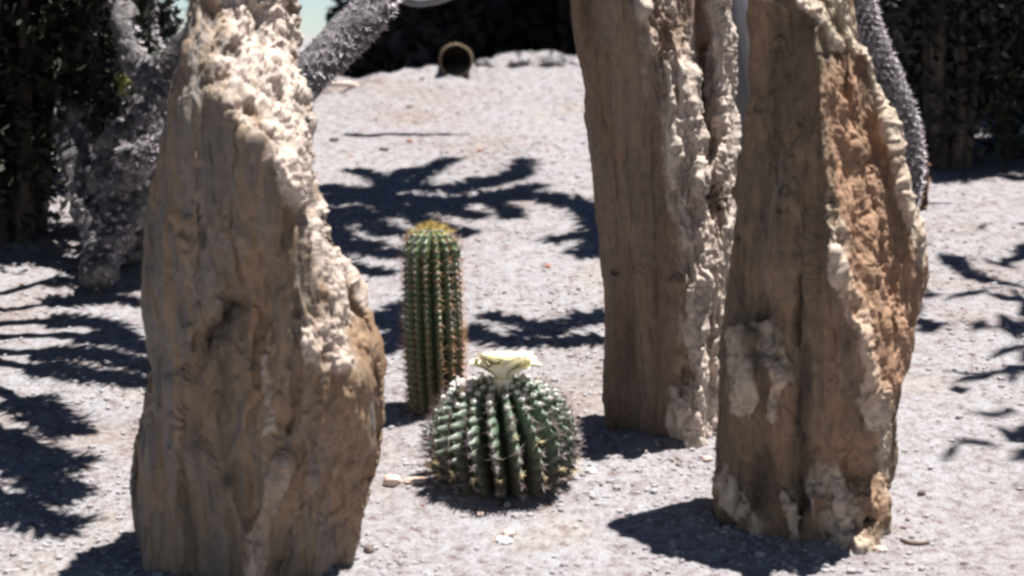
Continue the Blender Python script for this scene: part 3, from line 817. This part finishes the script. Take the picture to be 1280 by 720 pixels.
for mb_, mm, nm in ((sr, M['sp_rust'], 'spines'), (sgr, M['sp_grey'], 'pale_spines'), (sg2, M['sp_gold'], 'golden_spines'), (sw2, M['wool'], 'areoles')):
    o = mb_.build(nm, mm, None, nm == 'areoles'); o.parent = colc; o['kind'] = 'stuff'

# ------------------------------------------------------------------ SPINY CACTUS ARMS
def furry_arm(root, pts, rad, nsp, slen, name='arm', rough=0.25, mat=None, smat=None, seed=1, k=14, width=0.0032, droop=0.3):
    """pts world Nx3"""
    mb = MB()
    P, R, T, A, B = tube_into(mb, pts, rad, 60, k, rough, seed, 40)
    o = mb.build(name, mat or M['arm_skin'], root)
    nt_ = max(1, nsp // 9)
    q = (np.arange(nt_) + 0.5) / nt_ * (len(P) - 1.001)
    q = np.repeat(q, 9)[:nsp]; nsp = len(q)
    i = np.clip(q.astype(int), 0, len(P) - 2); f = q - i
    a = (np.repeat(np.arange(nt_), 9)[:nsp] * 2.39996 + 0.05 * nrs.normal(size=nsp))
    base = P[i] + (P[i + 1] - P[i]) * f[:, None]
    out = np.cos(a)[:, None] * A[i] + np.sin(a)[:, None] * B[i]
    base = base + out * R[i][:, None] * 0.9
    d = out * 0.9 + T[i] * droop + 0.75 * randdir(nsp)
    sb = MB()
    spines_into(sb, base, d, slen * (0.6 + 0.8 * nrs.rand(nsp)), width)
    s = sb.build('spines', smat or M['arm_spine'], o, False); s['kind'] = 'stuff'
    return o

def W(lst):
    return np.array([at(a, b, c) for a, b, c in lst])

fa = W([(300, 200, 4.75), (345, 140, 4.75), (385, 95, 4.75), (430, 50, 4.8), (470, 5, 4.85), (495, -50, 4.95)])
root = empty('leaning_spiny_arm', tuple(gpt(292, 480)), 'silvery spiny cactus arm leaning up from behind the left rock', 'cactus')
base0 = np.array(gpt(292, 480)) - np.array([0, 0, 0.03])
fa = np.vstack([base0, (base0 + fa[0]) / 2 + np.array([-.02, 0, .04]), fa])
furry_arm(root, fa, [0.037, 0.036, 0.038, 0.042, 0.046, 0.047, 0.046, 0.042], 4600, 0.015, seed=4, width=0.0042)

# twisted plant at the left edge
lb = gpt(150, 330)
root = empty('twisted_spiny_cactus', tuple(lb), 'tangled plant of gnarled grey spiny stems beyond the left rock', 'cactus')
Yl = 5.9
arms = [
    ([(150, 330, Yl), (137, 285, Yl), (134, 225, Yl), (150, 180, Yl), (185, 150, Yl), (216, 95, Yl), (252, 30, Yl), (275, -60, Yl)], [.045, .05, .048, .045, .042, .038, .034, .03]),
    ([(215, 200, 6.0), (190, 232, 5.9), (160, 262, 5.8), (135, 300, 5.7), (120, 350, 5.6)], [.045, .045, .042, .04, .035]),
    ([(140, 250, 5.85), (165, 215, 5.75), (188, 165, 5.75), (188, 110, 5.8), (160, 50, 5.9), (148, -50, 6)], [.034, .034, .032, .03, .028, .025]),
    ([(134, 215, 6.1), (150, 160, 6.1), (180, 130, 6.1), (215, 130, 6.15), (240, 90, 6.2)], [.03, .032, .03, .028, .02]),
    ([(150, 190, 5.7), (175, 200, 5.68), (200, 185, 5.7), (225, 160, 5.75)], [.022, .028, .028, .02]),
    ([(160, 150, 6.2), (150, 90, 6.2), (150, 30, 6.2), (158, -40, 6.2)], [.018, .016, .016, .014]),
    ([(196, 215, 6.3), (180, 150, 6.3), (196, 90, 6.35), (182, 30, 6.4), (190, -40, 6.4)], [.040, .036, .034, .024, .022]),
    ([(150, 260, 6.3), (172, 200, 6.3), (205, 150, 6.3), (232, 80, 6.3)], [.034, .034, .034, .028]),
    ([(170, 330, 6.0), (176, 280, 6.0), (196, 240, 6.05), (214, 190, 6.1)], [.034, .036, .034, .03]),
    ([(128, 300, 5.8), (110, 250, 5.9), (90, 170, 6.0), (95, 80, 6.1), (130, -20, 6.1)], [.04, .04, .035, .03, .028]),
]
for n_, (pts, rad) in enumerate(arms):
    furry_arm(root, W(pts), np.array(rad) * 1.25, 1500, 0.014, 'stem', 0.8, seed=20 + n_, width=0.0050)
lf = MB()
for q in range(6):
    c = at(156 + rnd.uniform(-6, 8), 100 + rnd.uniform(-14, 12), 6.0)
    spines_into(lf, np.tile(c, (7, 1)), randdir(7), 0.03, 0.014)
M['newleaf'] = simple_mat('yellow_green_leaf', [(0.3, (0.22, 0.25, 0.06)), (0.6, (0.36, 0.34, 0.12))], 30, bstr=0)
o = lf.build('young_leaves', M['newleaf'], root); o['kind'] = 'stuff'

# right: long drooping spiny arm behind the right stump
rb = gpt(1150, 232)
root = empty('hanging_spiny_arm', (rb.x, rb.y - 0.3, rb.z), 'long grey spiny cactus stem curving down behind the right stump', 'cactus')
furry_arm(root, W([(1135, 260, 5.3), (1140, 205, 5.3), (1130, 150, 5.3), (1110, 95, 5.3), (1090, 45, 5.3), (1078, 0, 5.3), (1072, -60, 5.3)]), [.022, .032, .036, .034, .032, .030, .028], 3200, 0.014, 'stem', 0.2, seed=41, width=0.0035)
furry_arm(root, W([(1150, 262, 5.5), (1150, 200, 5.5), (1120, 120, 5.5), (1094, 60, 5.5), (1068, -60, 5.5)]), [.018, .02, .02, .02, .018], 700, 0.012, 'stem', 0.2, M['brownwood'], M['sp_rust'], seed=43, width=0.003)

# ------------------------------------------------------------------ SHADE TREES AND SHRUBS
def leaf_cloud(cx, cy, cz, rx, ry, rz, n, size, seed, clumps=60, hollow=0.35):
    r = np.random.RandomState(seed)
    cc = r.normal(size=(clumps, 3)); cc /= np.linalg.norm(cc, axis=1)[:, None]
    cc *= (hollow + (1 - hollow) * r.rand(clumps, 1)) 
    cc *= np.array([rx, ry, rz])
    k = r.randint(0, clumps, n)
    cs = 0.28 * (0.6 + 0.7 * r.rand(clumps))
    p = cc[k] + r.normal(size=(n, 3)) * cs[k][:, None] * np.array([rx, ry, rz]) * 0.6
    p += np.array([cx, cy, cz])
    d = r.normal(size=(n, 3)); d /= np.linalg.norm(d, axis=1)[:, None]
    e = np.cross(d, r.normal(size=(n, 3))); e /= np.linalg.norm(e, axis=1)[:, None]
    L = size * (0.6 + 0.8 * r.rand(n))[:, None]; Wd = L * 0.38
    V = np.stack([p - d * L * 0.5, p + e * Wd * 0.5, p + d * L * 0.5, p - e * Wd * 0.5], 1).reshape(-1, 3)
    F = np.arange(n * 4).reshape(-1, 4)
    return V, F

def shrub(name, px, row, Y, w, h, label, n=9000, size=0.05, mat=None, cat='shrub', group=None, seed=1, stems=6, dz=0.0, hollow=0.3):
    x = float(at(px, row, Y)[0]); zg = float(ground_z(x, Y, False)) 
    root = empty(name, (x, Y, zg), label, cat, group)
    V, F = leaf_cloud(x, Y, zg + h * 0.5 + dz, w * 0.5, w * 0.45, h * 0.5, n, size, seed, hollow=hollow)
    V[:, 2] = np.maximum(V[:, 2], zg + 0.01)
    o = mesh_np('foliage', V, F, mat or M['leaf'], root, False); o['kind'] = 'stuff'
    for s in range(stems):
        a = rnd.uniform(0, 6.28); q = rnd.uniform(.3, .8)
        mb = MB()
        tube_into(mb, [(x + .05 * math.cos(a), Y + .05 * math.sin(a), zg - .05), (x + .15 * w * math.cos(a), Y + .15 * w * math.sin(a), zg + h * .3), (x + .4 * w * q * math.cos(a), Y + .4 * w * q * math.sin(a), zg + h * .8)], [.03, .022, .008], 12, 7, .2, s)
        mb.build('branch', M['bark'], root)
    return root

def tree(name, x, y, zc, rx, ry, rz, label, n, size, seed, mat=None, group='added shade trees on the far side of the bank', tr=0.13):
    zg = float(ground_z(x, y, False))
    root = empty(name, (x, y, zg), label, 'tree', group)
    mb = MB()
    top = zc - rz * 0.3
    tube_into(mb, [(x, y, zg - 0.1), (x + .05, y, zg + (top - zg) * .4), (x - .06, y + .05, zg + (top - zg) * .75), (x, y, zc)], [tr * 1.3, tr, tr * .8, tr * .4], 24, 14, .25, seed, 6)
    mb.build('trunk', M['bark'], root)
    for q in range(6):
        a = q * 1.05 + rnd.uniform(-.3, .3)
        mb = MB()
        tube_into(mb, [(x, y, top - .2), (x + rx * .35 * math.cos(a), y + ry * .35 * math.sin(a), top + .25), (x + rx * .75 * math.cos(a), y + ry * .75 * math.sin(a), zc + rnd.uniform(-.1, .4))], [tr * .55, tr * .4, tr * .12], 14, 8, .2, q, 8)
        mb.build('limb', M['bark'], root)
    V, F = leaf_cloud(x, y, zc, rx, ry, rz, n, size, seed, clumps=220, hollow=0.15)
    V[:, 2] = np.where(V[:, 2] < 2.35, 2.35 + (2.35 - V[:, 2]) * .5, V[:, 2])
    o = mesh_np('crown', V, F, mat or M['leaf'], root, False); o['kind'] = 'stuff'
    return root

tree('added_shade_tree', 0.2, 11.3, 3.9, 2.1, 1.7, 1.3, 'added dense dark tree behind the bank above its middle, only its shade showing', 42000, 0.13, 61)  # crowns added above the view to put the background in shade
tree('added_shade_tree', -2.6, 11.8, 4.0, 2.2, 1.8, 1.4, 'added dense dark tree behind the bank at far left beyond the twisted cactus', 42000, 0.13, 62)
tree('added_shade_tree', 3.1, 10.6, 3.9, 2.2, 2.0, 1.4, 'added dense dark tree behind the bank at far right beyond the stump', 42000, 0.13, 63)
tree('added_shade_tree', 2.85, 8.4, 3.6, 1.2, 1.0, 0.9, 'added smaller dark tree at the right shading the shrub behind the stump', 24000, 0.10, 64)
tree('added_shade_tree', -2.15, 7.1, 3.6, 1.1, 1.3, 0.9, 'added smaller dark tree at the left edge shading the ground there', 24000, 0.10, 65)

# unseen trees added to cut sky light and shade the side margins
for i, (x, y, zc, rx, ry, rz, lab) in enumerate([
        (-3.15, 4.6, 3.5, 1.75, 1.9, 1.5, 'added unseen leafy tree left of the clearing, beside the left rock'),
        (4.15, 4.8, 3.5, 1.85, 2.2, 1.5, 'added unseen leafy tree right of the clearing, beside the right stump'),
        (-3.0, -2.5, 3.8, 2.6, 1.8, 2.4, 'added unseen leafy tree behind the viewpoint on the left'),
        (1.4, -3.6, 3.8, 2.6, 1.8, 2.4, 'added unseen leafy tree behind the viewpoint in the middle'),
        (4.6, -0.6, 3.8, 1.9, 2.2, 2.4, 'added unseen leafy tree beside the viewpoint on the right')]):
    tree('added_screen_tree', x, y, zc, rx, ry, rz, lab, 80000 if i < 2 else 40000, 0.20, 170 + i, group='added unseen trees around the clearing', tr=0.16)

# dark undergrowth behind the lip: individuals
und = [
    (20, 11.2, 0.95, 1.55, 'black shaded shrub at the far left edge behind the twisted cactus', 1),
    (160, 11.9, 0.9, 0.50, 'low dark shrub under the left glimpse of sky', 2),
    (268, 11.4, 0.30, 1.60, 'dark shrub just behind the tip of the left rock', 3),
    (350, 12.0, 0.7, 0.48, 'low dark shrub under the glimpse of sky right of the left rock', 4),
    (478, 11.0, 0.5, 1.6, 'dark shrub behind the leaning silvery arm', 5),
    (540, 10.7, 0.8, 1.6, 'dark shrub behind the small ring on the bank', 6),
    (640, 11.0, 0.8, 1.7, 'dark purple shaded shrub at the top centre', 7),
    (720, 10.8, 0.8, 1.6, 'dark shrub at the left edge of the brown log top', 8),
    (820, 11.2, 0.8, 1.6, 'dark shrub hidden behind the brown log', 9),
    (930, 11.0, 0.8, 1.7, 'dark shrub behind the gap between log and stump', 10),
    (1040, 11.0, 0.8, 1.7, 'dark shrub behind the top of the right stump', 11),
]
for px, Y, w, h, lab, sd in und:
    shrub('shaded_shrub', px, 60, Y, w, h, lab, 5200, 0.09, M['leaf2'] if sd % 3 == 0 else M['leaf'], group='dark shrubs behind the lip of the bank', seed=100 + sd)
und2 = [(-200, 13.6, 1.6, 2.2), (190, 14.5, 1.5, 0.6), (545, 13.6, 1.2, 2.2), (620, 13.4, 1.6, 2.3), (800, 13.6, 1.8, 2.3), (1000, 13.6, 1.8, 2.3), (1230, 13.4, 2.0, 2.3), (300, 15.0, 1.7, 0.6), (10, 13.8, 1.0, 2.2)]
for i, (px, Y, w, h) in enumerate(und2):
    shrub('backdrop_shrub', px, 60, Y, w, h, ['far back dark shrub beyond the left edge of the view', 'low far shrub under the left glimpse of sky', 'tall far dark shrub behind the small ring', 'tall far dark shrub at the top centre right of the ring', 'tall far dark shrub behind the brown log',
     'tall far dark shrub behind the right stump', 'tall far dark shrub behind the right edge shrubs', 'low far shrub under the right glimpse of sky by the left rock tip', 'tall far dark shrub in the upper left corner'][i], 5200, 0.12, group='farther dark shrubs behind the first row', seed=130 + i)
# right hand dark shrub whose foot stands at the edge of the sunny ground
shrub('edge_shrub', 1185, 225, 7.15, 0.55, 1.25, 'dense dark brown shrub at upper right beside the hanging spiny stem', 9000, 0.05, M['leaf2'], seed=160, stems=7)
shrub('edge_shrub', 1275, 225, 7.3, 0.7, 1.3, 'dense dark shrub at the far right edge above the sunny strip', 9000, 0.05, M['leaf'], seed=161)
shrub('inner_shrub', 165, 300, 6.9, 0.42, 0.62, 'dark shrub filling the gaps behind the stems of the twisted cactus', 9000, 0.045, M['leaf2'], seed=163)
shrub('edge_shrub', 30, 350, 6.2, 0.75, 1.3, 'dense dark shrub at the far left edge beside the twisted cactus', 11000, 0.05, M['leaf'], seed=162)
# brown dead trunk stub inside the right shade
mb = MB(); tube_into(mb, W([(1168, 190, 8.0), (1160, 120, 8.0), (1150, 40, 8.0), (1138, -40, 8.0)]), [.07, .065, .06, .06], 40, 20, .35, 7, 12)
o = mb.build('dead_trunk', M['brownwood']); tag(o, 'short brown fibrous dead trunk in shade at the upper right', 'trunk')

# ------------------------------------------------------------------ grey tree with bristly limbs that shade the bank
tb = gpt(925, 470)
KX, KY = SUN.x / SUN.z, SUN.y / SUN.z
root = empty('bristly_tree', tuple(tb), 'smooth grey trunk seen in the gap between the log and the right stump', 'tree')
trunk_top = np.array([tb.x + 0.42, 5.5, 2.6])
mb = MB(); tube_into(mb, [(tb.x, tb.y, tb.z - .1), (tb.x + .01, tb.y + .02, 1.2), (tb.x, tb.y + .05, 1.85), (tb.x + .12, 5.3, 2.2), trunk_top], [.075, .07, .062, .056, .05], 36, 18, .10, 3, 5)
mb.build('trunk', M['greybark'], root)
def cast(px, row, h):
    g = gpt(px, row)
    return np.array([g.x + KX * h, g.y + KY * h, g.z + h])
def shade_limb(root, pts, wpx, h, seed, nsp=None, name='limb', mat=None):
    P = np.array([cast(a, b, h) for a, b in pts])
    g = gpt(*pts[0]); ppm = FPX / g.y
    rad = np.array(wpx, float) * np.ones(len(pts)) / ppm * 0.5
    ln = np.linalg.norm(np.diff(P, axis=0), axis=1).sum()
    return furry_arm(root, P, rad * 0.9, nsp or int(120 + 1100 * ln), 0.056, name, 0.5, mat or M['greybark'], M['leaf2'], seed, 8, 0.016, 0.7)
S1 = [([(757, 262), (720, 252), (690, 250), (665, 247)], [26, 30, 22, 12], 1.45),
      ([(720, 252), (748, 285), (738, 312), (725, 318)], [24, 26, 18, 8], 1.45), ([(740, 296), (715, 297), (690, 300)], [8, 6, 4], 1.45),
      ([(700, 250), (660, 243), (600, 250), (540, 250), (480, 250), (400, 250)], [10, 18, 26, 40, 52, 44], 1.5),
      ([(560, 240), (600, 228), (640, 220), (657, 201)], [22, 24, 16, 8], 1.5), ([(600, 245), (640, 240), (672, 232)], [18, 14, 8], 1.5),
      ([(600, 232), (630, 222), (655, 214)], [12, 10, 6], 1.52), ([(610, 250), (635, 262), (640, 272)], [12, 12, 6], 1.5),
      ([(500, 240), (470, 222), (440, 212)], [26, 14, 8], 1.5), ([(510, 235), (540, 210), (562, 199)], [22, 10, 6], 1.5), ([(480, 238), (500, 218), (520, 212)], [18, 16, 8], 1.5),
      ([(480, 255), (530, 275), (585, 292)], [30, 18, 8], 1.5), ([(440, 260), (470, 284), (500, 292)], [30, 24, 12], 1.5), ([(430, 262), (410, 285), (392, 300)], [34, 34, 26], 1.5),
      ([(420, 290), (450, 312), (500, 318)], [24, 12, 6], 1.5), ([(400, 295), (430, 330), (482, 342)], [20, 10, 5], 1.5), ([(560, 250), (555, 262), (600, 270)], [18, 14, 6], 1.5),
      ([(395, 262), (450, 268), (520, 262), (575, 256)], [30, 30, 24, 14], 1.5), ([(395, 235), (450, 240), (500, 232), (545, 236)], [24, 26, 20, 12], 1.5), ([(395, 310), (440, 304), (470, 308)], [26, 18, 8], 1.5),
      ([(757, 425), (700, 428), (640, 430), (596, 420), (585, 408)], [26, 28, 26, 14, 6], 1.25),
      ([(757, 400), (735, 396), (700, 408), (660, 404), (612, 394)], [26, 26, 14, 9, 4], 1.25), ([(700, 420), (680, 412), (650, 418)], [12, 8, 5], 1.25),
      ([(600, 425), (560, 420), (520, 415), (490, 405), (462, 395)], [14, 16, 20, 30, 22], 1.25), ([(500, 415), (485, 432), (465, 440)], [18, 14, 8], 1.25), ([(480, 400), (500, 385), (520, 380)], [16, 12, 6], 1.25)]
for i, (pts, w, h) in enumerate(S1):
    shade_limb(root, pts, np.array(w) * 1.2, h, 200 + i)
for i, (pr_, h) in enumerate((((757, 262), 1.45), ((757, 425), 1.25), ((757, 400), 1.25))):
    e = cast(*pr_, h)
    mb = MB(); tube_into(mb, [trunk_top - np.array([0, 0, .1]), (trunk_top + e) / 2 + np.array([.12, 0, .15]), e], [.05, .04, .03], 16, 9, .2, i, 20)
    mb.build('limb', M['greybark'], root)

# left: bristly limbs over the left margin, growing from the twisted cactus' neighbour
tl = gpt(60, 420)
root = empty('bristly_shrub_tree', tuple(tl), 'bristly tree at the left edge whose limbs shade the ground left of the rock', 'tree')
mb = MB(); tube_into(mb, [(tl.x - .2, tl.y, tl.z - .1), (tl.x - .18, tl.y, 1.4), (tl.x - .1, tl.y + .05, 2.3)], [.06, .05, .04], 20, 12, .15, 3, 5)
mb.build('trunk', M['bark'], root)
S4 = [([(60, 380), (120, 372), (190, 380)], [50, 14, 6], 1.3), ([(60, 400), (130, 405), (160, 430)], [40, 16, 8], 1.3), ([(50, 440), (120, 445), (190, 460)], [70, 34, 20], 1.25),
      ([(40, 460), (110, 470), (180, 478)], [40, 18, 8], 1.25), ([(60, 350), (120, 352), (190, 345)], [30, 22, 14], 1.35), ([(100, 420), (150, 428), (190, 440)], [20, 14, 10], 1.25),
      ([(20, 500), (60, 520), (90, 540)], [60, 50, 30], 1.2), ([(20, 560), (50, 600), (90, 620)], [70, 50, 30], 1.2), ([(0, 620), (40, 650), (90, 660)], [60, 50, 30], 1.2), ([(0, 540), (50, 570), (100, 580)], [60, 40, 20], 1.2)]
for i, (pts, w, h) in enumerate(S4):
    shade_limb(root, pts, w, h, 300 + i, mat=M['bark'])
e0 = np.array([tl.x - .1, tl.y + .05, 2.25])
for i, (pts, w, h) in enumerate(S4):
    e = cast(*pts[0], h)
    mb = MB(); tube_into(mb, [e0, (e0 + e) / 2 + np.array([0, 0, .08]), e], [.03, .025, .02], 10, 7, .2, i, 20)
    mb.build('limb', M['bark'], root)

# ------------------------------------------------------------------ small things on the bank
pp = gpt(572, 92)
root = empty('pipe', (pp.x, pp.y, pp.z), 'small round pipe end with thin rim and dark opening at the top of the bank', 'pipe')
mb = MB()
c = at(570, 75, pp.y)
Rr_ = 21 / (FPX / pp.y)
th = np.linspace(0, 2 * np.pi, 40, endpoint=False)
prof = [(Rr_ - .008, -.010), (Rr_ - .002, -.014), (Rr_ + .001, 0.0), (Rr_, .02), (Rr_ - .007, .02)]
Vv = np.array([[(c[0] + r * math.cos(a) * 1.02, c[1] + d, c[2] + r * math.sin(a) * 0.98) for (r, d) in prof] for a in th]).reshape(-1, 3)
Vv += (fbm(Vv * 25, 2, 5) * 0.004)[:, None]
Ff = [(i * 5 + j, ((i + 1) % 40) * 5 + j, ((i + 1) % 40) * 5 + (j + 1) % 5, i * 5 + (j + 1) % 5) for i in range(40) for j in range(5)]
o = mesh_np('rim', Vv, np.array(Ff), M['pipe'], root)
mb = MB(); yy = [(Rr_ - .006, .012), (Rr_ - .004, .10), (Rr_ - .004, .22), (.001, .23)]
Vv = np.array([[(c[0] + r * math.cos(a) * 1.02, c[1] + d, c[2] + r * math.sin(a) * 0.98) for (r, d) in yy] for a in th]).reshape(-1, 3)
Ff = [(i * 4 + j, ((i + 1) % 40) * 4 + j, ((i + 1) % 40) * 4 + j + 1, i * 4 + j + 1) for i in range(40) for j in range(3)]
mesh_np('barrel', Vv, np.array(Ff), M['bark'], root)

def stick(pts, r, label, mat=None, lift=0.012):
    P = np.array([np.array(gpt(a, b)) + np.array([0, 0, lift]) for a, b in pts])
    c0 = P.mean(0)
    mb = MB(); tube_into(mb, P - c0, r, 30, 7, 0.3, len(pts), 30)
    o = mb.build('stick', mat or M['twig']); o.location = c0
    tag(o, label, 'stick', 'dry sticks on the bank')
stick([(392, 112), (440, 108), (470, 101), (530, 103)], [.010, .013, .012, .006], 'long bleached stick lying on the upper bank left of the ring')
stick([(1126, 673), (1134, 678), (1148, 681), (1162, 679)], [.0025, .004, .0045, .002], 'thin dark curved twig at the lower right corner', M['brownwood'], .003)
# clods along the lip
def clod(px, row, s, label, seed, mat=None):
    stone(px, row, s, 0.55, mat or M['ground'], label, 'clods of pale soil on the lip', seed, 0.0, 0.7)
clod(690, 82, 0.060, 'large pale clod on the lip of the bank near the brown log', 31)
clod(650, 84, 0.05, 'rounded tan clod on the lip left of the larger one', 32)
clod(500, 92, 0.06, 'low tan clod on the lip left of the ring', 33)
clod(608, 84, 0.045, 'small tan clod touching the right side of the ring', 34)
# pale branch crossing the top edge
mb = MB(); tube_into(mb, W([(480, -30, 7.6), (510, -1, 7.6), (545, -1, 7.6), (585, -16, 7.6), (640, -50, 7.6)]), [.022, .02, .018, .016, .012], 30, 9, .3, 3, 20)
o = mb.build('pale_branch', M['greybark']); tag(o, 'pale drooping branch grazing the top edge above the ring', 'branch')
